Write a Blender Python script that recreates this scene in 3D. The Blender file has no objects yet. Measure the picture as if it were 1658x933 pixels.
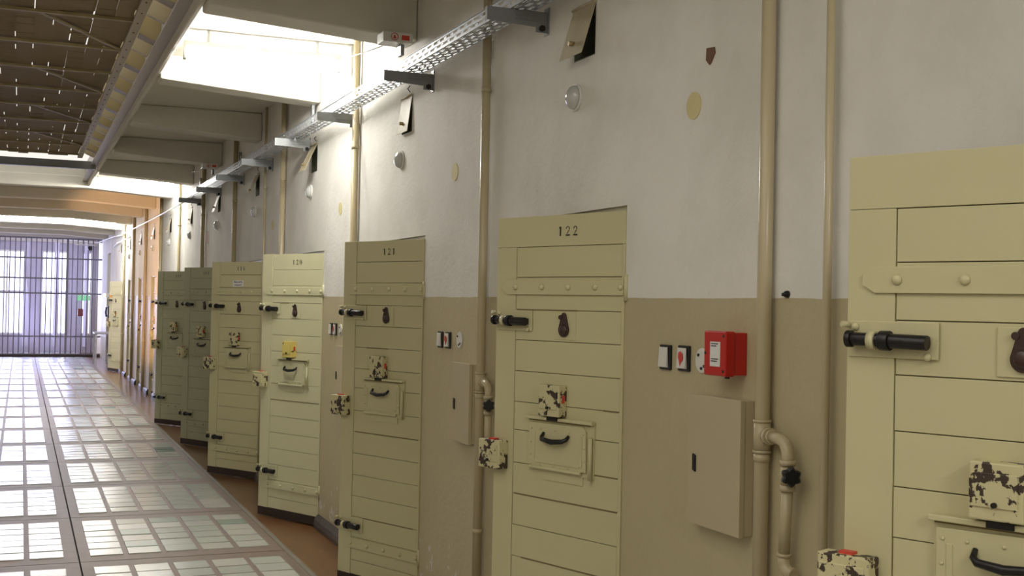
import bpy, bmesh, math, random
from mathutils import Vector, Matrix
random.seed(7)
S = bpy.context.scene
COL = S.collection
R = math.radians

# ------------------------------------------------------------------ camera, world, lights, exposure
F_PX, ROLL, EYE = 1944.0, 0.020, 1.70
ax_y = Vector((34 - 829, -12, F_PX)).normalized()            # corridor direction in camera axes (right, up, forward)
zz = -(ax_y.x * ROLL + ax_y.y) / ax_y.z
ax_z = Vector((ROLL, 1, zz)).normalized()
ax_x = ax_y.cross(ax_z).normalized()
if ax_x.x < 0: ax_x = -ax_x
cam_right = Vector((ax_x.x, ax_y.x, ax_z.x)); cam_up = Vector((ax_x.y, ax_y.y, ax_z.y)); cam_fwd = Vector((ax_x.z, ax_y.z, ax_z.z))
cd = bpy.data.cameras.new('camera'); cam = bpy.data.objects.new('camera', cd); COL.objects.link(cam)
cd.sensor_width = 36; cd.lens = 36 * F_PX / 1658; cd.clip_start = 0.05; cd.clip_end = 200
m = Matrix((( cam_right.x, cam_up.x, -cam_fwd.x, 0), (cam_right.y, cam_up.y, -cam_fwd.y, 0), (cam_right.z, cam_up.z, -cam_fwd.z, EYE), (0, 0, 0, 1)))
cam.matrix_world = m
S.camera = cam

W = bpy.data.worlds.new('daylight'); S.world = W; W.use_nodes = True
bg = W.node_tree.nodes['Background']; bg.inputs[0].default_value = (1.0, 0.96, 0.88, 1); bg.inputs[1].default_value = 1.0
S.view_settings.view_transform = 'Standard'; S.view_settings.look = 'None'
S.view_settings.gamma = 1; S.view_settings.use_curve_mapping = False
S.view_settings.exposure = 0.0

def area(name, loc, target, sx, sy, power, color):
    l = bpy.data.lights.new(name, 'AREA'); l.shape = 'RECTANGLE'; l.size = sx; l.size_y = sy; l.energy = power; l.color = color
    o = bpy.data.objects.new(name, l); COL.objects.link(o); o.location = loc
    o.rotation_euler = (Vector(target) - Vector(loc)).to_track_quat('-Z', 'Y').to_euler(); return o
area('skylight_over_entrance', (-1.9, 1.5, 5.2), (2.0, 5.5, 1.2), 3.0, 5.0, 45, (1.0, 0.94, 0.80))
area('end_window_daylight', (-0.4, 38.1, 2.0), (0.6, 30, 1.2), 3.5, 3.0, 330, (0.60, 0.62, 1.0))
area('hall_blue_fill', (-3.2, 30.5, 2.2), (2.0, 31.5, 1.4), 4.0, 1.6, 45, (0.60, 0.60, 1.0))  # added fill for bluer light at the far end, no window stands here
sp = bpy.data.lights.new('warm_spot_lamp', 'SPOT'); sp.energy = 420; sp.color = (1.0, 0.55, 0.26); sp.spot_size = R(60); sp.spot_blend = 0.35; sp.shadow_soft_size = 0.12
so = bpy.data.objects.new('warm_spot_lamp', sp); COL.objects.link(so); so.location = (-0.7, 19.8, 0.9)
so.rotation_euler = (Vector((2.1, 22.2, 2.35)) - so.location).to_track_quat('-Z', 'Y').to_euler()

# ------------------------------------------------------------------ materials
def nodes(name):
    mt = bpy.data.materials.new(name); mt.use_nodes = True
    nt = mt.node_tree; return mt, nt, nt.nodes['Principled BSDF']
def N(nt, kind, **kw):
    n = nt.nodes.new(kind)
    for k, v in kw.items(): setattr(n, k, v)
    return n
def col4(c): return (c[0], c[1], c[2], 1)
def mat(name, c, rough=0.5, metal=0.0, var=0.08, vscale=6, bump=0.0, bscale=60, spec=0.5, stretch=(1, 1, 1), coat=0):
    mt, nt, b = nodes(name)
    b.inputs['Roughness'].default_value = rough; b.inputs['Metallic'].default_value = metal
    b.inputs['Specular IOR Level'].default_value = spec; b.inputs['Coat Weight'].default_value = coat
    tc = N(nt, 'ShaderNodeTexCoord'); mp = N(nt, 'ShaderNodeMapping'); mp.inputs['Scale'].default_value = stretch
    nt.links.new(tc.outputs['Object'], mp.inputs[0])
    nz = N(nt, 'ShaderNodeTexNoise'); nz.inputs['Scale'].default_value = vscale; nz.inputs['Detail'].default_value = 5
    nt.links.new(mp.outputs[0], nz.inputs['Vector'])
    mx = N(nt, 'ShaderNodeMix', data_type='RGBA')
    mx.inputs[6].default_value = col4([x * (1 - var) for x in c]); mx.inputs[7].default_value = col4([min(1, x * (1 + var)) for x in c])
    nt.links.new(nz.outputs['Fac'], mx.inputs[0]); nt.links.new(mx.outputs[2], b.inputs['Base Color'])
    if bump:
        n2 = N(nt, 'ShaderNodeTexNoise'); n2.inputs['Scale'].default_value = bscale; n2.inputs['Detail'].default_value = 3
        nt.links.new(mp.outputs[0], n2.inputs['Vector'])
        bp = N(nt, 'ShaderNodeBump'); bp.inputs['Strength'].default_value = bump; bp.inputs['Distance'].default_value = 0.01
        nt.links.new(n2.outputs['Fac'], bp.inputs['Height']); nt.links.new(bp.outputs[0], b.inputs['Normal'])
    return mt
def emit(name, c, s):
    mt, nt, b = nodes(name); b.inputs['Base Color'].default_value = col4(c)
    b.inputs['Emission Color'].default_value = col4(c); b.inputs['Emission Strength'].default_value = s; return mt

def wall_material():
    mt, nt, b = nodes('plaster_wall')
    L = nt.links.new
    geo = N(nt, 'ShaderNodeNewGeometry'); sep = N(nt, 'ShaderNodeSeparateXYZ'); L(geo.outputs['Position'], sep.inputs[0])
    def noise(scale, detail=4, rough=.5):
        n = N(nt, 'ShaderNodeTexNoise'); n.inputs['Scale'].default_value = scale; n.inputs['Detail'].default_value = detail
        n.inputs['Roughness'].default_value = rough; L(geo.outputs['Position'], n.inputs['Vector']); return n
    def math_(op, a, bb):
        n = N(nt, 'ShaderNodeMath', operation=op)
        for i, v in enumerate((a, bb)):
            if isinstance(v, (int, float)): n.inputs[i].default_value = v
            else: L(v, n.inputs[i])
        return n.outputs[0]
    def mix(f, a, bb):
        n = N(nt, 'ShaderNodeMix', data_type='RGBA')
        if isinstance(f, (int, float)): n.inputs[0].default_value = f
        else: L(f, n.inputs[0])
        for i, v in ((6, a), (7, bb)):
            if isinstance(v, tuple): n.inputs[i].default_value = v
            else: L(v, n.inputs[i])
        return n.outputs[2]
    wob = noise(5, 3)
    zz = math_('ADD', sep.outputs['Z'], math_('MULTIPLY', math_('SUBTRACT', wob.outputs[0], .5), .012))
    upper = math_('GREATER_THAN', zz, 1.737)
    # white lime plaster with faint rubbed patches and grey smears
    n1 = noise(1.7, 6, .6); r1 = N(nt, 'ShaderNodeValToRGB'); r1.color_ramp.elements[0].position = .36; r1.color_ramp.elements[0].color = (.70, .675, .61, 1)
    r1.color_ramp.elements[1].position = .62; r1.color_ramp.elements[1].color = (.80, .775, .72, 1); L(n1.outputs[0], r1.inputs[0])
    n2 = noise(13, 8, .7); r2 = N(nt, 'ShaderNodeValToRGB'); r2.color_ramp.elements[0].position = .69; r2.color_ramp.elements[0].color = (0, 0, 0, 1)
    r2.color_ramp.elements[1].position = .76; r2.color_ramp.elements[1].color = (.45, .45, .45, 1); L(n2.outputs[0], r2.inputs[0])
    white = mix(r2.outputs[0], r1.outputs[0], (.36, .32, .27, 1))
    n3 = noise(2.5, 5, .6); tan = mix(n3.outputs[0], (.465, .40, .24, 1), (.55, .48, .30, 1))
    # flaked paint low on the wall
    n4 = noise(9, 9, .72); lo = N(nt, 'ShaderNodeMapRange'); lo.inputs[1].default_value = .2; lo.inputs[2].default_value = .9; lo.inputs[3].default_value = .17; lo.inputs[4].default_value = 0; L(sep.outputs['Z'], lo.inputs[0])
    fl = math_('GREATER_THAN', math_('ADD', n4.outputs[0], lo.outputs[0]), .74)
    tan = mix(fl, tan, (.66, .64, .60, 1))
    base = mix(upper, tan, white); L(base, b.inputs['Base Color'])
    ro = N(nt, 'ShaderNodeMapRange'); ro.inputs[3].default_value = .42; ro.inputs[4].default_value = .85; L(upper, ro.inputs[0]); L(ro.outputs[0], b.inputs['Roughness'])
    n5 = noise(38, 4, .6); n6 = noise(5, 5, .6)
    h = math_('ADD', math_('MULTIPLY', n5.outputs[0], .42), math_('MULTIPLY', n6.outputs[0], 1.0))
    h = math_('SUBTRACT', h, math_('MULTIPLY', upper, .12))
    bp = N(nt, 'ShaderNodeBump'); bp.inputs['Strength'].default_value = .42; bp.inputs['Distance'].default_value = .014
    L(h, bp.inputs['Height']); L(bp.outputs[0], b.inputs['Normal'])
    return mt

def peeling(name, c, rust, thr=.56, scale=22):
    mt, nt, b = nodes(name); L = nt.links.new
    tc = N(nt, 'ShaderNodeTexCoord'); n = N(nt, 'ShaderNodeTexNoise'); n.inputs['Scale'].default_value = scale; n.inputs['Detail'].default_value = 5; n.inputs['Roughness'].default_value = .6
    oi = N(nt, 'ShaderNodeObjectInfo'); ad = N(nt, 'ShaderNodeVectorMath', operation='ADD'); L(tc.outputs['Object'], ad.inputs[0])
    sc = N(nt, 'ShaderNodeVectorMath', operation='SCALE'); L(oi.outputs['Location'], sc.inputs[0]); sc.inputs['Scale'].default_value = 3.1; L(sc.outputs[0], ad.inputs[1]); L(ad.outputs[0], n.inputs['Vector'])
    r = N(nt, 'ShaderNodeValToRGB'); r.color_ramp.elements[0].position = thr; r.color_ramp.elements[0].color = col4(c)
    r.color_ramp.elements[1].position = thr + .015; r.color_ramp.elements[1].color = col4(rust); L(n.outputs[0], r.inputs[0]); L(r.outputs[0], b.inputs['Base Color'])
    bp = N(nt, 'ShaderNodeBump'); bp.inputs['Strength'].default_value = .3; bp.inputs['Distance'].default_value = -.003; L(r.outputs[0], bp.inputs['Height']); L(bp.outputs[0], b.inputs['Normal'])
    b.inputs['Roughness'].default_value = .5; return mt

def glass_block_material():
    mt, nt, b = nodes('glass_block'); L = nt.links.new
    geo = N(nt, 'ShaderNodeNewGeometry')
    r = N(nt, 'ShaderNodeValToRGB'); cr = r.color_ramp; cr.interpolation = 'CONSTANT'
    cr.elements[0].position = 0; cr.elements[0].color = (.62, .65, .60, 1); cr.elements[1].position = .3; cr.elements[1].color = (.70, .71, .67, 1)
    for p, c in ((.55, (.64, .68, .62)), (.78, (.74, .74, .69)), (.92, (.40, .50, .44)), (.965, (.26, .38, .36))):
        e = cr.elements.new(p); e.color = col4(c)
    L(geo.outputs['Random Per Island'], r.inputs[0])
    n = N(nt, 'ShaderNodeTexNoise'); n.inputs['Scale'].default_value = 26; n.inputs['Detail'].default_value = 4; L(geo.outputs['Position'], n.inputs['Vector'])
    mx = N(nt, 'ShaderNodeMix', data_type='RGBA', blend_type='MULTIPLY'); mx.inputs[0].default_value = .35; L(r.outputs[0], mx.inputs[6]); L(n.outputs['Color'], mx.inputs[7])
    mx.inputs[0].default_value = .12; L(mx.outputs[2], b.inputs['Base Color'])
    b.inputs['Roughness'].default_value = .22; b.inputs['IOR'].default_value = 1.52; b.inputs['Specular IOR Level'].default_value = .6
    bp = N(nt, 'ShaderNodeBump'); bp.inputs['Strength'].default_value = .12; bp.inputs['Distance'].default_value = .004; L(n.outputs[0], bp.inputs['Height']); L(bp.outputs[0], b.inputs['Normal'])
    return mt

def net_material():
    mt, nt, b = nodes('woven_safety_mesh'); L = nt.links.new
    geo = N(nt, 'ShaderNodeNewGeometry'); mp = N(nt, 'ShaderNodeMapping'); mp.inputs['Scale'].default_value = (11, 34, 1); L(geo.outputs['Position'], mp.inputs[0])
    wv = N(nt, 'ShaderNodeTexWave', wave_type='BANDS', bands_direction='Y'); wv.inputs['Scale'].default_value = 1.0; wv.inputs['Distortion'].default_value = 3.0; wv.inputs['Detail'].default_value = 2; L(mp.outputs[0], wv.inputs['Vector'])
    mx = N(nt, 'ShaderNodeMix', data_type='RGBA'); mx.inputs[6].default_value = (.16, .115, .055, 1); mx.inputs[7].default_value = (.30, .22, .12, 1); L(wv.outputs[0], mx.inputs[0]); L(mx.outputs[2], b.inputs['Base Color'])
    b.inputs['Roughness'].default_value = .8
    return mt

M = {}
M['wall'] = wall_material()
M['white'] = mat('white_limewash', (.70, .68, .62), .85, var=.06, vscale=1.5, bump=.25, bscale=18)
M['cellwall'] = mat('shade_toned_cell_plaster', (.30, .28, .22), .9)  # gloom of the unlit cells put into the colour
M['ceil'] = mat('painted_concrete', (.68, .65, .56), .8, var=.05, vscale=2, bump=.2, bscale=12)
M['lino'] = mat('brown_linoleum', (.185, .085, .033), .28, var=.35, vscale=3, bump=.05, bscale=30, stretch=(3, .8, 1), coat=.15)
M['concrete'] = mat('floor_concrete', (.235, .175, .145), .5, var=.18, vscale=9, bump=.15, bscale=70)
M['concrete2'] = mat('edge_concrete', (.24, .21, .165), .55, var=.15, vscale=8, bump=.15, bscale=60)
M['block'] = glass_block_material()
M['gap'] = mat('dark_joint', (.05, .045, .04), .8)
M['door'] = mat('cream_door_paint', (.575, .53, .305), .36, var=.05, vscale=3, bump=.12, bscale=9, stretch=(1, .4, 1.5))
M['door_g'] = mat('olive_door_paint', (.40, .405, .25), .40, var=.05, vscale=3, bump=.12, bscale=9)
M['door_lamplit'] = mat('lamplit_cream_door_paint', (.60, .575, .36), .36, var=.04, vscale=3, bump=.12, bscale=9)  # lighter copy of the door paint, ceiling lamp's brightness put into the colour
M['frame'] = mat('cream_frame_paint', (.55, .51, .34), .4, var=.05)
M['groove'] = mat('dark_groove', (.20, .155, .07), .9)
M['kick'] = mat('dark_brown_kick_board', (.030, .016, .011), .6)
M['iron'] = mat('black_iron', (.016, .014, .015), .32, metal=.3, bump=.2, bscale=40)
M['brown_iron'] = mat('dark_brown_enamel', (.045, .022, .018), .25)
M['peel'] = peeling('flaking_cream_enamel', (.58, .53, .30), (.05, .03, .02), .545, 24)
M['yellow_box'] = peeling('flaking_yellow_enamel', (.66, .54, .15), (.07, .05, .02), .62, 24)
M['ink'] = mat('black_stencil_paint', (.03, .028, .022), .6)
M['pipe'] = mat('beige_pipe_paint', (.50, .425, .265), .3, var=.05, vscale=5, bump=.06, bscale=25)
M['pipe2'] = mat('olive_beige_pipe_paint', (.40, .325, .17), .3, var=.06, vscale=5, bump=.06, bscale=25)
M['cab'] = mat('beige_cabinet_paint', (.50, .43, .275), .35, var=.02)
M['steel'] = mat('galvanised_steel', (.42, .44, .46), .42, metal=.45, var=.1, vscale=20)
M['steel_d'] = mat('grey_bracket_steel', (.26, .27, .27), .45, metal=.5, var=.1, vscale=14)
M['red'] = mat('red_plastic', (.50, .018, .012), .28, var=.05)
M['redp'] = mat('red_print', (.62, .06, .04), .5)
M['paper'] = mat('white_paper', (.75, .75, .72), .7, var=.03)
M['plastic'] = mat('white_plastic', (.72, .71, .66), .3, var=.02)
M['black'] = mat('black_plastic', (.012, .012, .013), .35)
M['yellow'] = mat('pale_yellow_paint', (.62, .54, .24), .6, var=.04)
M['flap'] = mat('rusty_cream_flap', (.46, .40, .26), .5, var=.35, vscale=9, bump=.1)
M['knob'] = mat('worn_brass_knob', (.36, .26, .13), .4, metal=.3)
M['green'] = mat('dark_green_shaft', (.16, .165, .11), .8)
M['lampglass'] = mat('milky_lamp_glass', (.52, .53, .50), .12, var=.05, coat=.8)
M['timber'] = mat('ochre_painted_rail', (.38, .32, .19), .5, var=.1, vscale=8)
M['ochre'] = mat('ochre_angle_iron', (.30, .235, .10), .55, var=.12)
M['net'] = net_material()
M['iron_g'] = mat('grey_painted_bars', (.20, .19, .22), .5)
M['base'] = mat('dark_grey_skirting', (.065, .052, .05), .45, var=.4, vscale=14, bump=.4, bscale=40)
M['tube'] = emit('fluorescent_diffuser', (1.0, .985, .95), 120)
M['pane'] = emit('daylight_pane', (.70, .72, 1.0), 2.6)
M['bulb'] = emit('lit_bulb', (1.0, .72, .32), 60)
M['exit'] = emit('green_exit_panel', (.25, .7, .35), .15)
M['end'] = mat('lavender_grey_plaster', (.50, .47, .54), .8, var=.1)
M['rust'] = mat('rusty_brown_patch', (.16, .085, .05), .9)
M['orange'] = mat('orange_tag', (.62, .26, .05), .6)
M['desk'] = mat('grey_violet_table_paint', (.42, .41, .46), .4)

# ------------------------------------------------------------------ mesh helpers
class MB:
    def __init__(s): s.bm = bmesh.new()
    def quad(s, pts):
        return s.bm.faces.new([s.bm.verts.new(p) for p in pts])
    def hexa(s, c):   # 8 corners: bottom 4 (ccw), top 4
        v = [s.bm.verts.new(p) for p in c]
        for f in ((3, 2, 1, 0), (4, 5, 6, 7), (0, 1, 5, 4), (1, 2, 6, 5), (2, 3, 7, 6), (3, 0, 4, 7)): s.bm.faces.new([v[i] for i in f])
    def box(s, x0, x1, y0, y1, z0, z1):
        s.hexa([(x0, y0, z0), (x1, y0, z0), (x1, y1, z0), (x0, y1, z0), (x0, y0, z1), (x1, y0, z1), (x1, y1, z1), (x0, y1, z1)]); return s
    def tube(s, pts, r, seg=16, cap=True):
        pts = [Vector(p) for p in pts]; rs = r if isinstance(r, (list, tuple)) else [r] * len(pts)
        rings = []; up = None
        for i, p in enumerate(pts):
            d = ((pts[min(i + 1, len(pts) - 1)] - p).normalized() + (p - pts[max(i - 1, 0)]).normalized()) if 0 < i < len(pts) - 1 else (pts[min(i + 1, len(pts) - 1)] - pts[max(i - 1, 0)])
            d = d.normalized() if d.length > 1e-9 else Vector((0, 0, 1))
            if up is None:
                up = Vector((0, 0, 1)) if abs(d.z) < .9 else Vector((1, 0, 0))
            a = (up - d * up.dot(d)).normalized(); bb = d.cross(a); up = a
            rings.append([s.bm.verts.new(p + (a * math.cos(2 * math.pi * k / seg) + bb * math.sin(2 * math.pi * k / seg)) * rs[i]) for k in range(seg)])
        for i in range(len(rings) - 1):
            for k in range(seg):
                f = s.bm.faces.new([rings[i][k], rings[i][(k + 1) % seg], rings[i + 1][(k + 1) % seg], rings[i + 1][k]]); f.smooth = True
        if cap:
            s.bm.faces.new(rings[0][::-1]); s.bm.faces.new(rings[-1])
        return s
    def prism(s, poly, axis, a, b):    # poly in the two other axes, extruded from a to b
        def P(u, v, w): return {'x': (w, u, v), 'y': (u, w, v), 'z': (u, v, w)}[axis]
        lo = [s.bm.verts.new(P(u, v, a)) for u, v in poly]; hi = [s.bm.verts.new(P(u, v, b)) for u, v in poly]
        n = len(poly)
        for i in range(n): s.bm.faces.new([lo[i], lo[(i + 1) % n], hi[(i + 1) % n], hi[i]])
        s.bm.faces.new(lo[::-1]); s.bm.faces.new(hi); return s
    def dome(s, c, axis, rad, h, sy=1.0, sz=1.0, seg=24, rings=8):   # dome bulging towards axis vector along x only (axis = -1/+1)
        prev = None
        for i in range(rings + 1):
            t = (math.pi / 2) * i / rings; rr = rad * math.cos(t); hh = h * math.sin(t)
            if i == rings:
                top = s.bm.verts.new((c[0] + axis * hh, c[1], c[2]))
                for k in range(seg): f = s.bm.faces.new([prev[k], prev[(k + 1) % seg], top]); f.smooth = True
                break
            ring = [s.bm.verts.new((c[0] + axis * hh, c[1] + sy * rr * math.cos(2 * math.pi * k / seg), c[2] + sz * rr * math.sin(2 * math.pi * k / seg))) for k in range(seg)]
            if prev:
                for k in range(seg): f = s.bm.faces.new([prev[k], prev[(k + 1) % seg], ring[(k + 1) % seg], ring[k]]); f.smooth = True
            else: s.bm.faces.new(ring)
            prev = ring
        return s
    def build(s, name, m, parent=None, bevel=0.0, kind=None, loc=None, rotz=0):
        bmesh.ops.recalc_face_normals(s.bm, faces=s.bm.faces[:])
        me = bpy.data.meshes.new(name); s.bm.to_mesh(me); s.bm.free(); me.materials.append(M[m] if isinstance(m, str) else m)
        o = bpy.data.objects.new(name, me); COL.objects.link(o)
        if parent: o.parent = parent
        if loc: o.location = loc
        o.rotation_euler[2] = rotz
        if bevel:
            bv = o.modifiers.new('edge', 'BEVEL'); bv.width = bevel; bv.segments = 2; bv.limit_method = 'ANGLE'; bv.angle_limit = R(40)
        if kind: o['kind'] = kind
        return o
def tag(o, label, cat, group=None):
    o['label'] = label; o['category'] = cat
    if group: o['group'] = group
    return o
def thing(name, label, cat, loc=(0, 0, 0), rotz=0, group=None):
    o = bpy.data.objects.new(name, None); o.empty_display_size = .1; COL.objects.link(o); o.location = loc; o.rotation_euler[2] = rotz
    return tag(o, label, cat, group)
def struct(name, mb, m, bevel=0): return mb.build(name, m, None, bevel, 'structure')
def circ(cy, cz, r, n=20, a0=0, a1=360, ry=None):
    return [(cy + (ry or r) * math.cos(R(a0 + (a1 - a0) * i / (n if a1 - a0 == 360 else n - 1))), cz + r * math.sin(R(a0 + (a1 - a0) * i / (n if a1 - a0 == 360 else n - 1)))) for i in range(n)]

# ------------------------------------------------------------------ the place: right wall with its cell openings
WX, Y0, CELL = 2.11, 4.03, 2.445
OPEN_W, OPEN_H = 0.80, 2.087
def hinge(i): return Y0 + CELL * i if i >= 0 else 1.66 + CELL * (i + 1)
YB, YE = -4.2, 40.5
doors_i = list(range(-2, 12))
holes = []                                            # y0, y1, z0, z1
for i in doors_i: holes.append((hinge(i), hinge(i) + OPEN_W, 0.0, OPEN_H))
holes[-1] = (32.4, 33.6, 0.0, 2.85)
vents = [(hinge(i) + .30, hinge(i) + .50, 2.715, 2.925) for i in range(0, 11)]
def wall_with_holes(name, x, th, y0, y1, z0, z1, hs, m):
    ys = sorted({y0, y1, *[h[0] for h in hs], *[h[1] for h in hs]}); zs = sorted({z0, z1, *[h[2] for h in hs], *[h[3] for h in hs]})
    mb = MB()
    for a, b in zip(ys, ys[1:]):
        if a < y0 or b > y1: continue
        for c, d in zip(zs, zs[1:]):
            ym, zm = (a + b) / 2, (c + d) / 2
            if any(h[0] < ym < h[1] and h[2] < zm < h[3] for h in hs): continue
            mb.quad([(x, a, c), (x, a, d), (x, b, d), (x, b, c)])
    for h in hs:
        a, b, c, d = h
        mb.quad([(x, a, c), (x + th, a, c), (x + th, a, d), (x, a, d)]); mb.quad([(x, b, c), (x, b, d), (x + th, b, d), (x + th, b, c)])
        mb.quad([(x, a, d), (x + th, a, d), (x + th, b, d), (x, b, d)])
        if c > z0: mb.quad([(x, a, c), (x, b, c), (x + th, b, c), (x + th, a, c)])
    bmesh.ops.remove_doubles(mb.bm, verts=mb.bm.verts[:], dist=1e-5)
    return struct(name, mb, m)
wall_with_holes('wall_right', WX, .32, YB, YE, 0, 3.65, holes + vents, 'wall')
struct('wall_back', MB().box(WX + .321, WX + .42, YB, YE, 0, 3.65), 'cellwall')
struct('wall_left', MB().box(-3.55, -3.4, YB, YE, 0, 4.0), 'white')
struct('wall_rear', MB().box(-3.4, WX + .4, YB - .15, YB, 0, 4.0), 'white')
# door frames in the openings
for n, i in enumerate(doors_i[:-1]):
    y = hinge(i); mb = MB()
    mb.box(WX + .052, WX + .12, y + .001, y + .030, 0, OPEN_H - .001); mb.box(WX + .052, WX + .12, y + OPEN_W - .06, y + OPEN_W - .001, 0, OPEN_H - .001)
    mb.box(WX + .015, WX + .12, y + .030, y + OPEN_W - .06, 2.068, OPEN_H - .001)
    mb.box(WX + .004, WX + .0515, y + OPEN_W - .010, y + OPEN_W - .001, 0, OPEN_H - .001)
    struct('trim_%d' % (n + 1), mb, 'frame')
# skirting
mb = MB()
segs = [hinge(i) for i in doors_i[:-1]] + [32.4]
prev = YB
for i, y in enumerate(segs):
    a, b = prev + .01, y - .01
    if b > a:
        mb.prism([(WX, 0), (WX - .035, 0), (WX - .04, .03), (WX - .034, .065), (WX - .015, .095), (WX, .10)], 'y', a, b)
    prev = y + OPEN_W if y < 32 else 33.6
struct('baseboard_right', mb, 'base')

# floor: linoleum strip by the wall, glass block panels in the middle
struct('floor', MB().box(1.722, WX + .40, YB, YE, -.12, 0), 'lino')
struct('floor_left_side', MB().box(-3.4, -.952, YB, YE, -.12, 0), 'lino').name = 'floor.001'
slab = MB(); edge = MB(); blocks = MB(); joint = MB()
PIT = 1.655
for pxi, xs in enumerate((.39, -.945)):
    for j in range(-5, 19):
        ya = 8.165 + PIT * j; yb = ya + PIT
        if yb < YB + .5: continue
        x0, x1 = xs + (.004), xs + 1.328
        slab.box(x0, x1, ya + .006, yb - .006, -.10, 0.0)
        for c in range(5):
            for r_ in range(6):
                bx = xs + .073 + .241 * c; by = ya + .172 + .2185 * r_
                t = [random.uniform(-.0013, .0013) for _ in range(4)]; h = .0055
                w, d = .205, .195
                top = [(bx, by, h + t[0]), (bx + w, by, h + t[1]), (bx + w, by + d, h + t[1] + t[2]), (bx, by + d, h + t[0] + t[2])]
                blocks.hexa([(p[0] - .002 * (1 if k in (0, 3) else -1), p[1], -.005) for k, p in enumerate(top)] + top)
    joint.box(xs - .004, xs + 1.332, YB, YE, -.12, -.012)
o = struct('floor_slab', slab, 'concrete'); o.name = 'floor.002'
o = struct('floor_joint', joint, 'gap'); o.name = 'floor.003'
o = struct('floor_glass', blocks, 'block'); o.name = 'floor.004'
struct('floor_end', MB().box(-.95, 1.722, 8.165 + PIT * 19, YE, -.119, -.0005), 'concrete2').name = 'floor.005'
struct('trim_20', MB().box(1.70, 1.735, YB, 37, -.05, .003), 'concrete2')

# gallery slab, haunched beams, landing further back
SLZ = 3.50
struct('ceiling', MB().box(.88, WX + .4, YB, YE, SLZ, SLZ + .15), 'ceil')
struct('ceiling_landing', MB().box(-3.4, .879, 18.95, YE, SLZ, SLZ + .15), 'ceil').name = 'ceiling.001'
tr = 21
for k in range(-4, 14):
    y = 6.70 + 2.447 * k
    left = .88 if y < 18.5 else -3.4
    zt = 3.32
    mb = MB()
    pts = [(left, zt), (.88, zt), (WX - .001, 3.235), (WX - .001, SLZ - .001), (left, SLZ - .001)] if left < .8 else [(.913, zt - .001), (WX - .001, 3.235), (WX - .001, SLZ - .001), (.913, SLZ - .001)]
    mb.prism(pts, 'y', y, y + .26); struct('trim_%d' % tr, mb, 'ceil', .012); tr += 1
# edge fascia of the gallery
mb = MB().box(.8795, .912, YB, 18.94, 3.35, 3.4995); struct('trim_%d' % tr, mb, 'ceil', .008); tr += 1
mb = MB(); mb.box(.845, .879, YB, 18.94, 3.42, 3.68); mb.box(.80, .845, YB, 18.94, 3.42, 3.435); struct('trim_%d' % tr, mb, mat('lilac_grey_fascia', (.42, .38, .37), .35)); tr += 1

# end room behind the barred gate
struct('wall_end', MB().box(-3.4, WX + .4, 38.6, 38.8, 0, 3.65), 'end')
for n, (a, b) in enumerate(((-.9, .1), (.55, 1.30), (1.68, 1.98))):
    mb = MB(); z0, z1 = .55, 3.05
    for c in (a, b - .05, (a + b) / 2 - .02): mb.box(c, c + .05, 38.55, 38.6, z0, z1)
    for z in (z0, 1.8, z1 - .05): mb.box(a, b, 38.553, 38.6, z, z + .05)
    fr = struct('window_%d' % (n + 1), mb, 'plastic')
    MB().box(a + .02, b - .02, 38.575, 38.59, z0 + .02, z1 - .02).build('pane', 'pane', fr, kind='structure')
mb = MB()
for k in range(20):
    x = -3.3 + k * .28
    mb.prism([(x, 38.2), (x + .07, 38.14), (x + .14, 38.2), (x + .14, 38.23), (x, 38.23)], 'z', .2, 3.3) if k % 3 == 0 else None
struct('trim_%d' % tr, mb, 'end'); tr += 1

# ------------------------------------------------------------------ cell doors (local: origin at hinge foot, +y along the leaf, -x outward)
DW = .73
DIG = {'1': [('b', .38, .64, 0, 1), ('p', [(.20, .80), (.42, .90), (.42, 1.0), (.36, 1.0)])],
       '2': [('a', .5, .72, .30, .28, -10, 175, .13), ('b', .12, .92, 0, .15), ('p', [(.80, .62), (.66, .60), (.30, .22), (.42, .22)])],
       '0': [('b', .06, .30, .2, .8), ('b', .70, .94, .2, .8), ('a', .5, .76, .32, .24, 20, 160, .08), ('a', .5, .24, .32, .24, 200, 340, .08)],
       '9': [('a', .5, .70, .34, .30, 15, 345, .13), ('p', [(.72, .60), (.92, .66), (.66, .02), (.40, 0)])],
       '8': [('a', .5, .74, .30, .26, 8, 172, .12), ('a', .5, .74, .30, .26, 188, 352, .12), ('a', .5, .26, .34, .26, 8, 172, .13), ('a', .5, .26, .34, .26, 188, 352, .13)],
       '7': [('b', .08, .92, .84, 1), ('p', [(.92, .80), (.70, .80), (.34, 0), (.56, 0)])]}
def number_mesh(txt, u_left, z0, h, w, gap, x):
    """digits read left to right as seen from outside: leaf u decreases to the right"""
    mb = MB()
    for n, ch in enumerate(txt):
        uL = u_left - n * (w + gap)
        def P(a, b): return (uL - a * w, z0 + b * h)
        for s in DIG[ch]:
            if s[0] == 'b': mb.prism([P(s[1], s[3]), P(s[2], s[3]), P(s[2], s[4]), P(s[1], s[4])], 'x', x - .0008, x)
            elif s[0] == 'p': mb.prism([P(a, b) for a, b in s[1]], 'x', x - .0008, x)
            else:
                _, cx, cy, rx, ry, a0, a1, t = s; k = 10
                for q in range(k):
                    t0, t1 = R(a0 + (a1 - a0) * q / k), R(a0 + (a1 - a0) * (q + 1) / k)
                    mb.prism([P(cx + (rx + t / 2) * math.cos(t0), cy + (ry + t / 4) * math.sin(t0)), P(cx + (rx + t / 2) * math.cos(t1), cy + (ry + t / 4) * math.sin(t1)),
                              P(cx + (rx - t / 2) * math.cos(t1), cy + (ry - t / 4) * math.sin(t1)), P(cx + (rx - t / 2) * math.cos(t0), cy + (ry - t / 4) * math.sin(t0))], 'x', x - .0008, x)
    return mb

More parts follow.
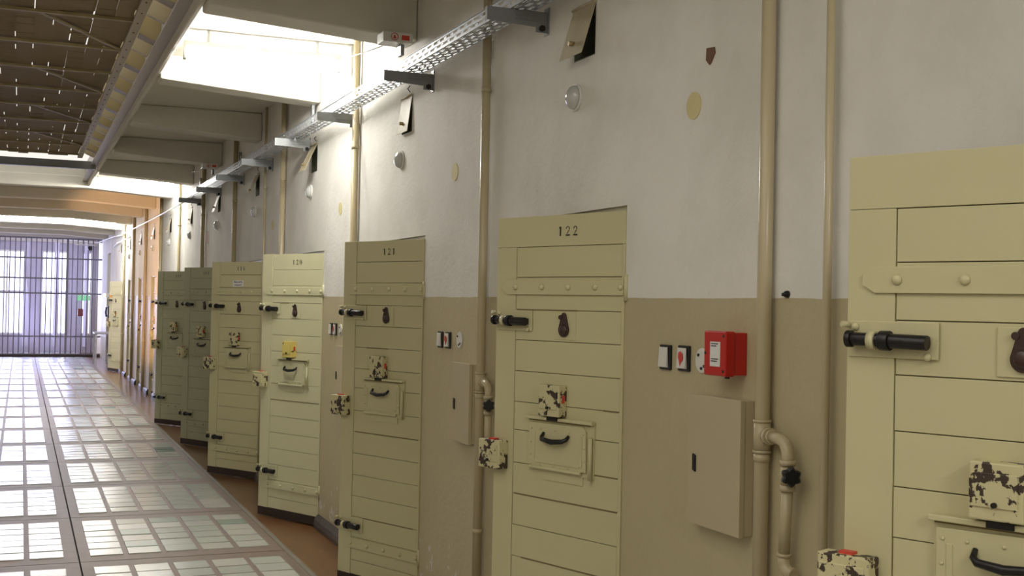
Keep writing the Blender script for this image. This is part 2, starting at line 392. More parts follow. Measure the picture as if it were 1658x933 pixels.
def text_mesh(body, size, parent, name, loc, rot, m):
    cu = bpy.data.curves.new(name, 'FONT'); cu.body = body; cu.size = size; cu.align_x = 'CENTER'; cu.align_y = 'CENTER'; cu.extrude = .0004
    t = bpy.data.objects.new(name, cu); COL.objects.link(t)
    dg = bpy.context.evaluated_depsgraph_get(); me = bpy.data.meshes.new_from_object(t.evaluated_get(dg)); bpy.data.objects.remove(t)
    me.materials.append(M[m]); o = bpy.data.objects.new(name, me); COL.objects.link(o); o.parent = parent; o.location = loc; o.rotation_euler = rot; return o
FACE = (R(90), 0, R(-90))         # text read from the corridor side (facing -x)

def lock_box(parent, u0, u1, z0, z1, x, dep, m, red_side):
    b = MB().box(x - dep, x, u0, u1, z0, z1).build('lock_box', m, parent, .004)
    fr = MB(); fr.box(x - dep - .004, x - dep + .002, u0 + .012, u1 - .006, z0 + .028, z1 - .022); fr.build('cover_plate', m, b, .002)
    if red_side == 'side': MB().box(x - dep * .62, x - dep * .30, u0 - .0025, u0 + .001, z0 + .055, z0 + .085).build('red_tag', 'redp', b)
    if red_side == 'top': MB().box(x - dep * .7, x - dep * .2, u0 + .05, u0 + .085, z1 - .001, z1 + .006).build('red_tag', 'redp', b)
    kb = MB(); kb.tube([(x - dep - .012, (u0 + u1) / 2, z0 + .035), (x - dep, (u0 + u1) / 2, z0 + .035)], .006, 10); kb.build('screw', 'iron', b)
    return b
def bolt(parent, uc0, uc1, zc, x, paint, swing):
    """sliding bolt: painted plate, black barrel with collar, ring and round knobs"""
    pl = MB().box(x - .005, x, uc0 - .015, uc1 + .008, zc - .040, zc + .044).build('bolt_plate', paint, parent, .002)
    b = MB(); b.tube([(x - .028, uc0, zc - .002), (x - .028, uc0 + .10, zc), (x - .028, uc0 + .105, zc)], .017, 18)
    b.tube([(x - .028, uc0 + .088, zc), (x - .028, uc0 + .112, zc)], .023, 18)
    b.tube([(x - .028, uc0 + .105, zc + .001), (x - .028, uc1 - .012, zc + .002)], .0155, 18)
    b.tube([(x - .028, uc1 - .014, zc + .002), (x - .028, uc1 - .001, zc + .002)], .020, 18)
    b.box(x - .030, x - .005, uc0 + .004, uc0 + .02, zc - .012, zc + .012); b.box(x - .030, x - .005, uc1 - .03, uc1 - .012, zc - .012, zc + .012)
    b.build('bolt_bar', 'iron', pl, .001)
    c = MB(); c.tube([(x - .028, uc0 + .122, zc), (x - .028, uc0 + .140, zc)], .021, 18); c.box(x - .03, x - .004, uc0 + .126, uc0 + .137, zc - .016, zc + .016)
    c.tube([(x - .012, uc1 + .003, zc + .034), (x - .030, uc1 + .012, zc + .036)], .007, 10)
    c.build('bolt_ring', paint, pl)
    for uu, dz in ((uc1 - .01, .030), (uc0 + .01, -.034)):
        k = MB(); k.dome((x - .005, uu, zc + dz), -1, .010, .010, seg=12, rings=4); k.build('rivet', paint, pl)
def strap(parent, z0, z1, x, paint, u_end=.69):
    s = MB(); zc = (z0 + z1) / 2
    s.prism([(.0, z0), (u_end - .03, z0), (u_end, zc - .012), (u_end, zc + .012), (u_end - .03, z1), (.0, z1)], 'x', x - .007, x)
    o = s.build('strap', paint, parent, .0015)
    for u in (.012, .146, .294, .446, .604):
        k = MB(); k.dome((x - .007, u, zc), -1, .0125, .011, seg=14, rings=5); k.build('rivet', paint, o)
ZS = [2.065, 1.940, 1.816, 1.683, 1.558, 1.430, 1.303, 1.187, 1.052, .925, .796, .668, .542, .418, .297, .160, .075]
def make_door(i, ang, num, paint, label, box_m='peel', flap_open=0.0, detail=True, recess=0.0, group=None, sticker=None):
    framed = i in (0, -1)
    t = thing('cell_door', label, 'door', (WX + recess, hinge(i), 0), R(ang), group)
    x = -.004                                            # face of the planks; stiles stand 3 mm proud
    leaf = MB(); leaf.box(.006, .045, .002, DW - .001, .076, 2.063)
    ztop = 1.940 if framed else 2.065
    leaf.box(-.007, .0055, .612, DW, .075, ztop); leaf.box(-.007, .0055, .0, .014, .075, ztop)
    if framed: leaf.box(-.007, .0055, .0, DW, 1.941, 2.065)
    for a, b in zip(ZS, ZS[1:]):
        if framed and a > 2: continue
        g = .0024
        leaf.box(x + random.uniform(-.0012, .0012), .0055, .0165, .6095, b + g / 2, a - g / 2)
    lf = leaf.build('door_leaf', paint, t, .0012)
    MB().box(.0055, .0062, .012, .615, .08, 2.06).build('groove_backing', 'groove', t)
    if i in (0, 3, 2, 1):                              # wide shrinkage cracks between some planks
        cr = MB()
        for (z, u0, u1) in {0: [(1.683, .25, .60), (.925, .02, .60), (1.052, .02, .14), (1.303, .02, .10), (.668, .05, .55)], 1: [(.925, .02, .59), (.418, .05, .5), (1.43, .3, .5)],
                            2: [(1.683, .4, .6), (1.052, .3, .6), (.925, .02, .6)], 3: [(1.94, .02, .6), (.925, .02, .6), (1.558, .02, .6)]}[i]:
            cr.box(x - .0016, x - .0004, u0, u1, z - .0028, z + .0028)
        cr.build('plank_crack', 'groove', t)
    MB().box(-.009, .046, .0, DW + .001, .012, .0745).build('kick_board', 'kick', t, .001)
    strap(t, 1.745, 1.806, -.0072, paint); strap(t, .232, .292, -.0072, paint)
    bolt(t, .520, .716, 1.636, -.0072, paint, 1); bolt(t, .512, .712, .368, -.0072, paint, 1)
    for z in (1.775, .262):                            # hinge barrels
        MB().tube([(-.006, -.008, z - .05), (-.006, -.008, z + .05)], .009, 12).build('hinge', paint, t)
    # spy hole: plate and swinging dark cover
    pp = MB().box(x - .004, x, .256, .376, 1.567, 1.674).build('spy_hole_plate', paint, t, .001)
    cv = MB(); poly = circ(.318, 1.606, .0285, 18, 160, 380) + [(.304, 1.655)] + circ(.318, 1.660, .0125, 8, 20, 160) + [(.332, 1.650)]
    poly = circ(.318, 1.606, .0285, 16, 155, 385) + circ(.318, 1.662, .0125, 8, 10, 170)
    cv.prism(poly, 'x', x - .012, x - .005); cv.dome((x - .012, .318, 1.606), -1, .022, .008, seg=18, rings=4); cv.tube([(x - .004, .334, 1.656), (x - .016, .334, 1.656)], .009, 12)
    cv.build('spy_hole_cover', 'brown_iron', pp, .0015)
    # lock boxes
    lock_box(t, .300, .418, 1.262, 1.386, x, .045, box_m, 'side')
    MB().box(x - .030, x, .325, .385, 1.244, 1.262).build('lock_bolt', 'iron', t, .001)
    lock_box(t, .640, .772, 1.020, 1.138, -.0072, .050, 'peel', 'top')
    # food hatch
    hb = MB(); hb.box(x - .006, x, .140, .510, 1.035, 1.245); hf = hb.build('hatch_frame', paint, t, .001)
    tb = MB(); tb.box(x - .026, x - .004, .137, .516, 1.243, 1.256); tb.build('hatch_rail', paint, hf, .002)
    ln = MB(); ln.box(x - .0085, x - .0055, .16, .508, 1.2365, 1.242); ln.build('hatch_gap', 'groove', hf)
    fl = MB(); tlt = .012 + flap_open
    fl.prism([(.175, 1.056), (.500, 1.056), (.500, 1.228), (.195, 1.232), (.178, 1.215)], 'x', x - .016, x - .007)
    fl.box(x - .019, x - .0155, .195, .208, 1.075, 1.195); fl.box(x - .019, x - .0155, .462, .476, 1.075, 1.195); fl.box(x - .019, x - .0155, .208, .462, 1.070, 1.082)
    fp = fl.build('hatch_flap', paint, hf, .0015)
    rv = MB()
    for u in (.19, .27, .35, .43, .485):
        for z in (1.205, 1.064): rv.dome((x - .016, u, z), -1, .005, .004, seg=8, rings=3)
    for z in (1.10, 1.15): rv.dome((x - .016, .487, z), -1, .005, .004, seg=8, rings=3); rv.dome((x - .016, .183, z), -1, .005, .004, seg=8, rings=3)
    rv.build('hatch_studs', paint, fp)
    hd = MB(); hd.tube([(x - .016, .412, 1.192), (x - .030, .411, 1.176), (x - .040, .398, 1.168), (x - .044, .34, 1.162), (x - .040, .285, 1.168), (x - .030, .272, 1.176), (x - .016, .270, 1.190)], [.006, .008, .0095, .0115, .0095, .008, .006], 12)
    hd.build('hatch_handle', 'iron', fp)
    hg = MB(); hg.tube([(x - .017, .20, 1.050), (x - .017, .49, 1.050)], .007, 12); hg.prism([(.20, 1.002), (.43, 1.002), (.43, 1.046), (.20, 1.046)], 'x', x - .005, x - .0005)
    hg.build('hatch_hinge', paint, hf, .001)
    rd = MB(); rd.tube([(x - .016, .151, 1.030), (x - .016, .151, 1.195)], .0085, 12); rd.build('hatch_rod', paint, hf)
    if num: number_mesh(num, .366, 1.980, .037, .029, .013, -.0078 if framed else -.0058).build('stencilled_number', 'ink', t)
    if sticker:
        p = MB().box(x - .0022, x - .0014, .27, .42, 1.825, 1.885).build('paper_notice', 'paper', t)
        text_mesh('Bitte nicht\nanfassen!', .028, p, 'notice_text', (x - .003, .345, 1.857), FACE, 'ink')
    return t
make_door(-1, 24, '', 'door', 'cream plank cell door nearest the camera, cut by the right edge of the photo')
make_door(0, 19.5, '122', 'door', 'cream plank cell door numbered 122, standing slightly ajar beside the pipe with side valve')
make_door(1, 23.3, '121', 'door', 'cream plank cell door numbered 121, open in front of the white wall')
make_door(2, 26.7, '120', 'door_lamplit', 'lamplit cream cell door numbered 120 with a bright yellow lock box', box_m='yellow_box')
make_door(3, 31.3, '119', 'door', 'olive cream cell door numbered 119 with a white paper notice', sticker=True)
make_door(4, 27.8, '118', 'door_g', 'greenish cell door numbered 118 between doors 117 and 119')
make_door(5, 32.8, '117', 'door_g', 'greenish cell door numbered 117, farthest of the open row along the wall')
make_door(7, .3, '', 'door', 'closed cell door just beyond open door 117, lit orange', recess=.052, group='closed cell doors')
make_door(8, .3, '', 'door', 'middle one of the three closed cell doors beyond door 117', recess=.052, group='closed cell doors')
make_door(9, .3, '', 'door', 'farthest of the three closed cell doors, next to the open door near the gate', recess=.052, group='closed cell doors')
far = make_door(10, 17, '', 'door', 'small pale cell door standing open at the far end near the barred gate')
MB().box(-.012, -.0095, .56, .72, 1.70, 1.76).build('orange_tag', 'orange', far)

# ------------------------------------------------------------------ ventilation flaps above the doors
def vent_flap(i, out, label):
    y = hinge(i) + .30; t = thing('vent_flap', label, 'vent', (WX, y, 2.715), 0, 'ventilation flaps above the cell doors')
    MB().box(.10, .11, 0.001, .199, .001, .209).build('shaft_back', 'green', t)
    lin = MB(); lin.box(.001, .10, .001, .004, .001, .209); lin.box(.001, .10, .196, .199, .001, .209); lin.box(.001, .10, .004, .196, .001, .004); lin.box(.001, .10, .004, .196, .205, .209); lin.build('shaft_lining', 'green', t)
    fl = MB(); o = out
    def sheet(y0, y1, zb):
        fl.hexa([(-.004, y0, .215), (0, y0, .215), (0, y1, .215), (-.004, y1, .215), (-o - .004, y0, zb), (-o, y0, zb), (-o, y1, zb), (-o - .004, y1, zb)])
    sheet(-.006, .205, .0)
    f = fl.build('flap', 'flap', t, .001)
    k = MB(); k.tube([(-o * .75 - .003, .10, .055), (-o * .75 - .026, .10, .055)], .010, 12); k.build('pull_knob', 'knob', f)
    h = MB(); h.tube([(-.006, -.01, .216), (-.006, .21, .216)], .006, 10); h.build('hinge_pin', 'flap', t)
    c = MB(); c.tube([(-.004, .03, .235), (-.02, .035, .255), (-.004, .04, .275)], .003, 8); c.build('hook', 'iron', t)
outs = {0: .062, 1: .028, 2: .10, 3: .085, 4: .07, 5: .03, 6: .06, 7: .05, 8: .03, 9: .05, 10: .05}
names = {0: 'rusty cream vent flap hanging open above door 122', 1: 'cream vent flap with small knob, nearly shut above door 121', 2: 'cream vent flap propped wide open above door 120',
         3: 'vent flap tilted out above door 119', 4: 'vent flap tilted out above door 118', 5: 'narrow vent flap above door 117', 6: 'vent flap on the brightly lit wall beyond door 117',
         7: 'vent flap above the nearest closed cell door', 8: 'vent flap above the middle closed cell door', 9: 'vent flap above the farthest closed cell door', 10: 'vent flap above the small open door at the far end'}
for i in range(11): vent_flap(i, outs[i], names[i])

# dome lamps over the doors
where = {0: 'above door 122', 1: 'above door 121', 2: 'above door 120', 3: 'above door 119', 4: 'above door 118', 5: 'above door 117', 6: 'beyond door 117', 7: 'above the nearest closed door', 8: 'above the middle closed door', 9: 'above the farthest closed door'}
for i in range(10):
    t = thing('dome_lamp', 'small unlit oval glass dome lamp on the white wall ' + where[i], 'lamp', (WX, hinge(i) + (.465 if i == 0 else .49), 2.565), 0, 'dome lamps over the doors')
    MB().tube([(0.0, 0, 0), (-.012, 0, 0)], .056, 28).build('lamp_base', 'plastic', t, .002)
    MB().dome((-.0125, 0, 0), -1, .051, .034).build('glass_dome', 'lampglass', t)
# pale yellow painted discs
for y, z, w_ in ((3.553, 2.393, 'to the right of the dome lamp above door 122'), (5.99, 2.399, 'above the switches between doors 121 and 122'), (8.45, 2.368, 'high between doors 120 and 121'), (10.95, 2.39, 'high between doors 119 and 120')):
    o = MB().prism(circ(0, 0, .047, 32), 'x', -.003, 0).build('wall_disc', 'yellow', loc=(WX, y, z)); tag(o, 'pale yellow wall disc ' + w_, 'cover', 'yellow discs')
# chipped hole in the plaster
t = MB(); poly = [(3.425, 2.57), (3.475, 2.575), (3.478, 2.535), (3.455, 2.515), (3.445, 2.52), (3.42, 2.55)]
t.prism(poly, 'x', WX - .003, WX + .001); tag(t.build('plaster_chip', 'rust'), 'small brown chipped hole in the white plaster near the yellow disc', 'hole')

# switches, round plates, cabinets
def switch(y, z, printed, label):
    t = thing('light_switch', label, 'switch', (WX, y, z), 0, 'wall switches between the doors')
    MB().box(-.010, 0, -.037, .037, -.044, .044).build('switch_frame', 'black', t, .003)
    r_ = MB(); r_.hexa([(-.010, -.026, -.036), (-.0101, .030, -.036), (-.013, .030, .036), (-.013, -.026, .036), (-.020, -.026, -.034), (-.020, .030, -.034), (-.016, .030, .034), (-.016, -.026, .034)][:8])
    rk = r_.build('rocker', 'plastic', t, .001)
    ln = MB()
    for k in range(9): ln.box(-.0215, -.0205, -.018, .024, -.026 + k * .006, -.0245 + k * .006)
    if printed:
        f = MB(); f.prism([(-.016, -.005), (-.012, .016), (0, .024), (.012, .019), (.014, .002), (.006, -.010), (.002, -.026), (-.004, -.012)], 'x', -.0225, -.0206); f.build('red_lamp_symbol', 'redp', rk)
    return t
switch(3.707, 1.528, False, 'black framed switch with plain ribbed white rocker, left of the red box')
switch(3.580, 1.530, True, 'black framed switch with red print on its rocker beside the red box')
switch(6.157, 1.507, False, 'black framed switch with plain rocker between doors 121 and 122')
switch(6.031, 1.508, True, 'black framed switch with red print between doors 121 and 122')
switch(8.63, 1.500, False, 'black framed plain switch between doors 120 and 121')
switch(8.50, 1.500, True, 'black framed switch with red print between doors 120 and 121')
for y, z, w_ in ((3.465, 1.528, 'half hidden by the red box'), (5.859, 1.515, 'right of the switches between doors 121 and 122'), (8.36, 1.50, 'right of the switches between doors 120 and 121')):
    t = thing('socket_plate', 'white round socket cover plate ' + w_, 'socket', (WX, y, z), 0, 'round socket plates')
    p = MB(); p.prism(circ(0, 0, .042, 28), 'x', -.006, 0); p.build('plate', 'plastic', t, .002)
    for dy, dz in ((.02, .018), (-.018, -.018), (.0, -.026)):
        MB().tube([(-.006, dy, dz), (-.010, dy, dz)], .005, 10).build('screw', 'black', t)

t = thing('fire_alarm_box', 'red plastic alarm box with a white printed card window', 'alarm', (WX, 3.2, 1.49))
MB().box(-.046, 0, .004, .124, .004, .138).build('back_case', 'red', t, .003)
cv = MB().box(-.082, -.047, 0, .128, 0, .142).build('cover', 'red', t, .005)
MB().box(-.0835, -.0815, .030, .088, .030, .108).build('card_window', 'paper', cv)
for k, (z, w_) in enumerate(((.100, .040), (.093, .030), (.052, .042), (.045, .034))): MB().box(-.0842, -.0836, .082 - w_, .082, z, z + .003).build('printed_line', 'ink', cv)
for y, z in ((.012, .016), (.012, .126), (.118, .071)): MB().tube([(-.078, y, z), (-.0835, y, z)], .005, 12).build('screw', 'brown_iron', cv)
MB().tube([(-.065, .015, -.006), (-.065, .015, .004)], .008, 12).build('lock', 'black', t)

def cabinet(y0, y1, z0, z1, dep, label):
    t = thing('wall_cabinet', label, 'cabinet', (WX, y0, z0), 0, 'beige wall cabinets')
    MB().box(-dep + .020, 0, 0, y1 - y0 - .002, 0, z1 - z0).build('cabinet_body', 'cab', t, .002)
    d = MB().box(-dep, -dep + .0185, -.002, y1 - y0, -.004, z1 - z0 + .002).build('cabinet_door', 'cab', t, .002)
    yy = y1 - y0 - .045; zc = (z1 - z0) * .47
    MB().prism([(yy - .009, zc - .03), (yy + .009, zc - .025), (yy + .009, zc + .03), (yy - .009, zc + .025)], 'x', -dep - .006, -dep).build('finger_slot', 'black', d, .002)
cabinet(3.158, 3.466, 1.0, 1.418, .052, 'beige metal wall cabinet below the red alarm box')
cabinet(5.605, 5.86, 1.005, 1.40, .040, 'beige metal wall cabinet between doors 121 and 122')
cabinet(8.05, 8.33, 1.0, 1.39, .045, 'beige metal wall cabinet half hidden behind door 121')
MB_ = MB(); MB_.dome((0, 0, 0), -1, .011, .018, seg=14); MB_.box(-.012, 0, -.004, .016, -.006, .004)
tag(MB_.build('wall_stud', 'iron', loc=(WX, 2.993, 1.749)), 'small black stud on the paint line right of the thick pipe', 'stud')

# ------------------------------------------------------------------ pipes
def riser(y, r, label, m='pipe', z0=.0, z1=SLZ - .002, valve=False, group='heating pipes on the wall', lean=0.0):
    X = 2.079; y = y * 1.013
    t = thing('pipe', label, 'pipe', (X, y, 0), 0, group)
    MB().tube([(0, 0, z0), (0, 0, z1)], r, 24).build('riser', m, t)
    for z in (.9, 2.75) if not valve else (1.255, 2.75, .6):
        c = MB(); c.tube([(0, 0, z - .012), (0, 0, z + .012)], r + .003, 24); c.tube([(0, 0, z), (.026, 0, z)], .006, 8); c.build('pipe_clip', m, t)
    if valve:
        b = MB(); b.tube([(0, 0, 1.275), (0, 0, 1.365)], r + .0035, 24); b.tube([(0, 0, 1.362), (0, 0, 1.370)], r + .0055, 24); b.tube([(0, 0, 1.270), (0, 0, 1.278)], r + .0055, 24)
        b.tube([(0, 0, 1.325), (-.006, -.04, 1.325)], .019, 20); b.build('tee_fitting', m, t)
        e = MB(); e.tube([(-.005, -.036, 1.325), (-.008, -.056, 1.325)], .0255, 20); e.tube([(-.008, -.056, 1.325), (-.010, -.072, 1.325)], .0215, 20)
        e.tube([(-.010, -.06, 1.325), (-.014, -.110, 1.324), (-.015, -.136, 1.316), (-.016, -.151, 1.298), (-.016, -.155, 1.275), (-.016, -.155, 1.255)], .0175, 20)
        e.build('elbow', m, t)
        v = MB(); v.tube([(-.016, -.155, 1.268), (-.016, -.155, 1.252)], .0235, 20); v.tube([(-.016, -.155, 1.254), (-.015, -.154, 1.225), (-.014, -.153, 1.195)], [.018, .023, .018], 20)
        v.tube([(-.014, -.153, 1.196), (-.014, -.153, 1.178)], .0225, 20); v.tube([(-.016, -.155, 1.225), (-.022, -.178, 1.225)], .014, 16)
        v.build('valve_body', m, t)
        kb = MB()
        n = 24; pr = [.0265 + .0035 * math.cos(6 * 2 * math.pi * k / n) for k in range(n)]
        base = Vector((-.024, -.178, 1.225)); d = Vector((-.35, -.93, 0)).normalized(); a = Vector((0, 0, 1)); b2 = d.cross(a)
        def ringv(off, sc): return [kb.bm.verts.new(base + d * off + (a * math.cos(2 * math.pi * k / n) + b2 * math.sin(2 * math.pi * k / n)) * pr[k] * sc) for k in range(n)]
        rr = [ringv(0, .75), ringv(.004, 1), ringv(.022, 1), ringv(.028, .82)]
        for lo, hi in zip(rr, rr[1:]):
            for k in range(n): kb.bm.faces.new([lo[k], lo[(k + 1) % n], hi[(k + 1) % n], hi[k]])
        kb.bm.faces.new(rr[0][::-1]); kb.bm.faces.new(rr[-1]); kb.build('star_knob', 'black', t, .001)
        q = MB(); q.tube([(-.014, -.153, 1.18), (-.006, -.130, .985)], [.0165, .0165], 20); q.build('branch_pipe', m, t)
        q = MB(); q.tube([(-.006, -.131, .995), (-.006, -.130, .985)], .0215, 20); q.tube([(-.006, -.130, .99), (-.006, -.131, .968), (-.005, -.138, .952), (-.003, -.150, .943), (.0, -.172, .94)], .0185, 20); q.build('lower_elbow', m, t)
    return t
riser(3.03, .0225, 'thick beige riser pipe with side valve beside the red alarm box', valve=True)
riser(2.73, .0125, 'thin beige pipe between the thick riser and the nearest door')
riser(5.40, .022, 'beige riser pipe with side valve left of door 122', valve=True)
riser(7.85, .024, 'beige riser pipe rising behind door 121')
riser(10.25, .024, 'beige riser pipe rising behind door 120')
riser(11.07, .013, 'thin shiny pipe between the risers left of door 120', group='heating pipes on the wall')
riser(12.75, .024, 'olive beige riser pipe rising behind door 119', 'pipe2')
riser(15.12, .024, 'olive beige riser pipe rising behind door 118', 'pipe2')
riser(17.52, .024, 'pale pipe on the bright wall behind door 117')
riser(19.95, .026, 'olive riser pipe just beyond door 117, at the edge of the orange light', 'pipe2')
riser(22.45, .028, 'riser pipe left of the nearest closed door, in the orange light')
riser(24.9, .028, 'olive riser pipe between the last two closed doors', 'pipe2')
riser(27.3, .028, 'pale riser pipe beside the small open door at the far end')

# ------------------------------------------------------------------ cable tray on brackets
TY0, TY1 = 1.6, 16.3
t = thing('cable_tray', 'long galvanised perforated cable tray running under the gallery', 'cable tray', (0, TY0, 2.986))
L_ = TY1 - TY0
mb = MB(); x0, x1 = 1.930, 2.045; th = .0015
rails = [(x0, x0 + .009), (x0 + .029, x0 + .040), (x0 + .060, x0 + .071), (x0 + .091, x0 + .100), (x1 - .006, x1)]
for a, b in rails: mb.box(a, b, 0, L_, 0, th)
n = int(L_ / .10)
for k in range(n):
    y = k * .10
    for q, (a, b) in enumerate(zip(rails, rails[1:])): mb.box(a[1], b[0], y + (.05 if q % 2 else 0), y + (.05 if q % 2 else 0) + .034, 0, th)
mb.build('tray_bottom', 'steel', t)
for xx, nm in ((x0, 'tray_side'), (x1 - th, 'tray_side')):
    mb = MB()
    for a, b in ((0, .012), (.024, .038), (.050, .062)): mb.box(xx, xx + th, 0, L_, a + th, b)
    for k in range(n):
        mb.box(xx, xx + th, k * .10, k * .10 + .040, .012, .024); mb.box(xx, xx + th, k * .10 + .05, k * .10 + .09, .038, .050)
    mb.box(xx - .004, xx + .006, 0, L_, .062, .0635)
    mb.build(nm, 'steel', t)
for k, y in enumerate((1.64, 3.22, 4.80, 6.38, 8.00, 9.46, 11.0, 12.53, 14.06, 15.7)):
    order = ['behind the frame edge', 'outside the top edge', 'nearest in view at the top edge', 'second nearest in view, right of the near light', 'third in view, brightly lit', 'fourth from the camera in view', 'fifth from the camera in view', 'sixth from the camera in view', 'beside the second bright light', 'last and smallest, at the end of the tray'][k]
    t = thing('tray_bracket', 'grey steel bracket under the cable tray, ' + order, 'bracket', (WX, y, 2.985), 0, 'cable tray brackets')
    mb = MB(); mb.prism([(-.288, -.001), (-.288, -.060), (-.06, -.070), (-.06, -.092), (-.003, -.092), (-.003, -.001)], 'y', 0, .003)
    mb.box(-.288, -.003, .003, .030, -.004, -.001); mb.box(-.288, -.285, .003, .03, -.060, -.004)
    mb.box(-.16, -.04, -.003, 0, -.028, -.024); mb.box(-.16, -.04, -.003, 0, -.044, -.040); mb.build('arm', 'steel_d', t, .001)
    MB().box(-.006, 0, -.012, .036, -.10, .02).build('wall_plate', 'steel_d', t, .001)
    MB().tube([(-.032, -.010, -.074), (-.032, .0, -.074)], .014, 16).build('bolt_head', 'iron', t)
    # slotted upright between bracket and beam for some brackets
for y, w_ in ((9.25, 'above the third bracket gap'), (12.6, 'above the sixth bracket'), (15.55, 'next to the second warning box')):
    t = MB(); t.box(-.028, 0, 0, .003, 0, .16); t.box(-.028, -.025, 0, .03, 0, .16); t.box(-.003, 0, 0, .03, 0, .16)
    o = t.build('slotted_channel', 'steel_d', loc=(WX - .02, y, 3.074)); tag(o, 'short upright slotted steel channel ' + w_, 'channel', 'slotted channels')
    sl = MB(); sl.box(-.018, -.010, -.001, 0, .03, .06); sl.box(-.018, -.010, -.001, 0, .09, .12); sl.build('slot', 'plastic', o)
# bare screws and thin cable beyond the tray
def cable(pts, r, label, m='plastic'):
    tag(MB().tube(pts, r, 8).build('cable', m), label, 'cable')
cable([(2.03, 15.9, 3.02), (2.035, 19.4, 3.03), (2.035, 24, 3.06), (2.035, 28.0, 3.09), (2.0, 31.0, 3.16), (1.95, 35.6, 3.22)], .012, 'white cable conduit continuing along the wall top beyond the tray')
cable([(2.09, 26.4, 2.97), (2.02, 27.4, 2.93), (1.98, 28.4, 2.93), (2.05, 29.5, 2.96), (2.09, 31, 2.95)], .012, 'loose sagging white cable at the far end of the wall')

# white smoke warning boxes on the beams
def warn_box(x, y, z, w, label):
    t = thing('warning_box', label, 'alarm', (x, y, z), 0, 'white warning boxes')
    b = MB(); b.prism([(0, 0), (w, 0), (w, .058), (0, .058)], 'y', 0, .13); bo = b.build('housing', 'plastic', t, .004)
    MB().box(w * .62, w * .88, -.002, 0, .014, .042).build('red_label', 'redp', bo)
    rg = MB(); c = (w * .38, .030)
    for k in range(20):
        a0, a1 = R(18 * k), R(18 * k + 18)
        rg.prism([(c[0] + .022 * math.cos(a0), c[1] + .022 * math.sin(a0)), (c[0] + .022 * math.cos(a1), c[1] + .022 * math.sin(a1)), (c[0] + .0185 * math.cos(a1), c[1] + .0185 * math.sin(a1)), (c[0] + .0185 * math.cos(a0), c[1] + .0185 * math.sin(a0))], 'y', -.002, 0)
    rg.prism([(c[0] - .010, c[1] - .010), (c[0] + .010, c[1] - .010), (c[0] + .004, c[1] + .004), (c[0] - .004, c[1] + .004)], 'y', -.002, 0); rg.prism(circ(c[0], c[1] + .007, .004, 10), 'y', -.002, 0)
    rg.build('ring_symbol', 'redp', bo)
    MB().box(w * .68, w * .80, .05, .12, -.06, -.001).build('support', 'steel_d', t)
    MB().tube([(.03, .12, -.004), (-.02, .30, -.010), (-.05, .52, .0)], .003, 6).build('wire', 'plastic', t)
warn_box(1.865, 6.565, 3.185, .175, 'white warning box with red ring symbol and red label beside the near bright light')
warn_box(1.865, 13.90, 3.185, .175, 'small white warning box with red label farther along the tray')

# ------------------------------------------------------------------ fluorescent fittings across the bays
for y, w_, xa, xb in ((8.2, 'near the camera', .96, 2.02), (17.9, 'in the middle of the hall', .96, 2.02), (27.5, 'farthest down the hall', -1.2, 1.9), (-1.6, 'behind the camera', .96, 2.02)):
    t = thing('fluorescent_light', 'glaring white fluorescent ceiling light ' + w_, 'light', ((xa + xb) / 2, y, SLZ - .001), 0, 'fluorescent ceiling lights')
    hw = (xb - xa) / 2
    hb = MB().box(-hw, hw, -.03, .03, -.118, -.085); hb.box(-hw + .15, -hw + .17, -.01, .01, -.086, 0); hb.box(hw - .17, hw - .15, -.01, .01, -.086, 0)
    hb.box(-hw, -hw + .02, -.03, .03, -.205, -.118); hb.box(hw - .02, hw, -.03, .03, -.205, -.118); hb.build('housing', 'plastic', t, .003)
    MB().tube([(-hw + .0205, 0, -.165), (hw - .0205, 0, -.165)], .038, 20).build('diffuser', 'tube', t)

# ------------------------------------------------------------------ safety net frames beside the gallery
t = thing('gallery_net', 'brown safety mesh in ochre iron frames hung beside the gallery', 'safety net', (0, 4.15, 3.50))
NX0, NX1, NL = -2.2, .63, 12.3
random.seed(3)
mb = MB()
nx = 24; stepx = (NX1 - NX0) / nx; gy = .25
for a in range(nx):
    xa = NX0 + a * stepx
    y = 0
    while y < NL:
        ln = random.uniform(.10, .30)
        sag = .01 * math.sin(a * 1.7 + y)
        mb.box(xa, xa + stepx - (.006 if random.random() < .24 else -.001), y, min(y + ln, NL), .018 + sag, .021 + sag)
        y += ln
o = mb.build('mesh_sheet', 'net', t)
for k in range(13):
    y = k * 1.0
    MB().box(NX0, NX1, y - .018, y + .018, -.008, .012).build('cross_bar', 'ochre', t, .002)
for k in range(0, 12, 2):
    mb = MB(); mb.hexa([(.05, 1.0 * k + .02, -.004), (.08, 1.0 * k + .02, -.004), (.62, 1.0 * k + .97, -.004), (.59, 1.0 * k + .97, -.004), (.05, 1.0 * k + .02, .010), (.08, 1.0 * k + .02, .010), (.62, 1.0 * k + .97, .010), (.59, 1.0 * k + .97, .010)])
    mb.build('diagonal_brace', 'ochre', t)
mb = MB().box(.630, .690, -3, NL, -.012, .014).build('edge_batten', 'timber', t, .002)
k = MB()
for q in range(50): k.tube([(.66, -2.9 + q * .30, -.012), (.66, -2.9 + q * .30, -.017)], .006, 8)
k.build('batten_studs', 'rust', mb)
# curved gallery railing stays between net and slab edge
for k in range(22):
    y = 3.9 + .575 * k
    o = MB(); o.prism([(.700, 3.50), (.84, 3.44), (.844, 3.56), (.844, 3.95), (.80, 3.98), (.72, 3.98), (.70, 3.9)], 'y', y, y + .035 if k % 2 else y + .16)
    st = o.build("railing_stay", "timber" if k % 2 else "ochre")
    tag(st, 'ochre painted upright stay on the outer edge of the gallery', 'railing stay', 'gallery railing stays')
tag(MB().box(-2.2, .86, 16.50, 16.58, 3.36, 3.46).build('cross_girder', 'steel_d'), 'grey steel cross girder where the safety mesh ends', 'girder')

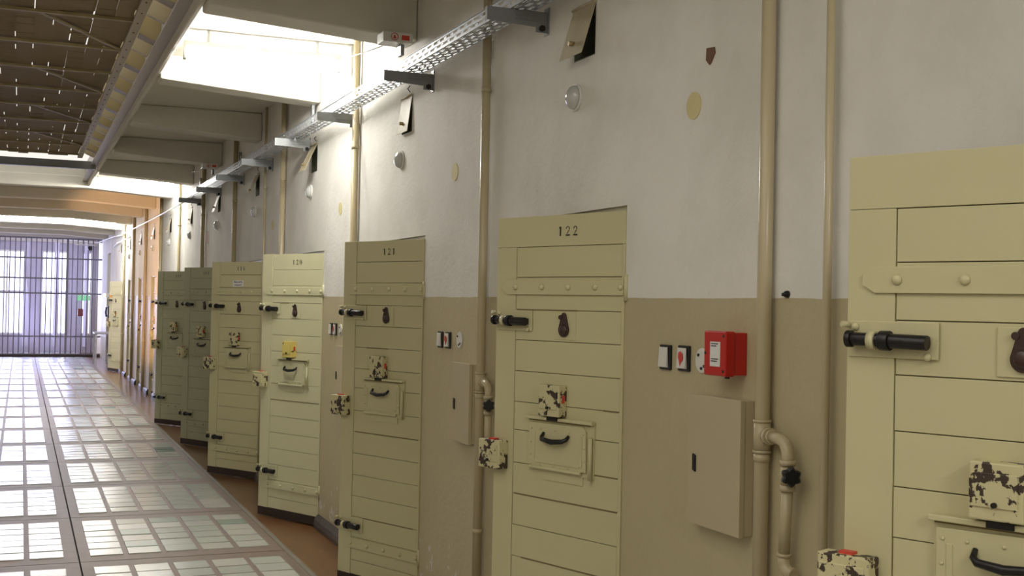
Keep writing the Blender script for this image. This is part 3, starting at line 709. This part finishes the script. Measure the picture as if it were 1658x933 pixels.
# ------------------------------------------------------------------ far end: barred gate, table, lamps
t = thing('barred_gate', 'tall grey barred gate closing off the end of the hall', 'gate', (0, 35.8, 0))
gx0, gx1, gz = -2.6, 2.10, 3.31
for z in (.08, .575, 1.775, 2.19, 2.75, gz): MB().box(gx0, gx1, -.012, .012, z - .022, z + .022).build('cross_rail', 'iron_g', t)
k = 0; x = gx0
while x <= gx1:
    MB().tube([(x, 0, .02), (x, 0, gz)], .014, 10).build('bar', 'iron_g', t); x += .135
for x in (-1.1, 1.15): MB().box(x, x + .06, -.03, .03, 0, gz).build('gate_post', 'iron_g', t)
MB().box(gx0, gx1, -.04, .04, 0.001, .07).build('sill', 'kick', t)
t = thing('surveillance_camera', 'small black surveillance camera hanging on the top of the barred gate', 'camera', (1.77, 35.70, 3.06))
MB().dome((0, 0, 0), -1, .07, .07).build('housing', 'black', t); MB().box(-.002, .05, -.06, .06, -.06, .06).build('body', 'black', t, .02)
MB().box(-.4, .1, .02, .05, .08, .11).build('bracket', 'plastic', t)
es = MB().box(1.52, 1.90, 37.9, 37.95, 1.58, 1.74).build('exit_sign', 'exit'); MB().tube([(1.71, 37.925, 1.74), (1.71, 37.925, 3.50)], .01, 8).build('hanging_rod', 'iron_g', es)
tag(es, 'dim green exit sign behind the barred gate', 'sign')
tag(MB().box(1.48, 1.62, 35.63, 35.78, 1.15, 1.36).build('red_box', mat('maroon_box_paint', (.20, .03, .04), .4), bevel=.01), 'small dark red box on the gate at the left edge', 'box')
t = thing('side_table', 'grey metal table standing by the wall in front of the gate', 'table', (1.70, 31.6, 0))
MB().box(0, .38, -.35, .6, .78, .82).build('table_top', 'desk', t, .004)
for x, y in ((.02, -.32), (.34, -.32), (.02, .56), (.34, .56)): MB().box(x, x + .04, y, y + .04, 0, .78).build('leg', 'desk', t)
t = thing('wall_phone', 'dark wall telephone box above the grey table', 'telephone', (WX, 31.6, 1.18))
MB().box(-.10, 0, 0, .16, 0, .30).build('case', 'black', t, .01); MB().tube([(-.12, .03, .03), (-.14, .03, .15), (-.12, .03, .27)], .022, 10).build('handset', 'black', t)
t = thing('bulkhead_lamp', 'small glaring warm lamp on the wall beside the far open door', 'lamp', (WX, 32.0, 1.745))
MB().box(-.14, 0, -.05, .05, -.05, .05).build('lamp_base', 'plastic', t, .01); MB().dome((-.141, 0, 0), -1, .042, .05).build('bulb', 'bulb', t)
t = thing('notice_sign', 'tiny red wall sign on the white wall behind door 118', 'sign', (WX, 15.0, 2.35))
MB().box(-.004, 0, 0, .10, 0, .22).build('plate', 'paper', t); MB().box(-.006, -.004, .03, .07, .03, .19).build('red_print', 'redp', t)
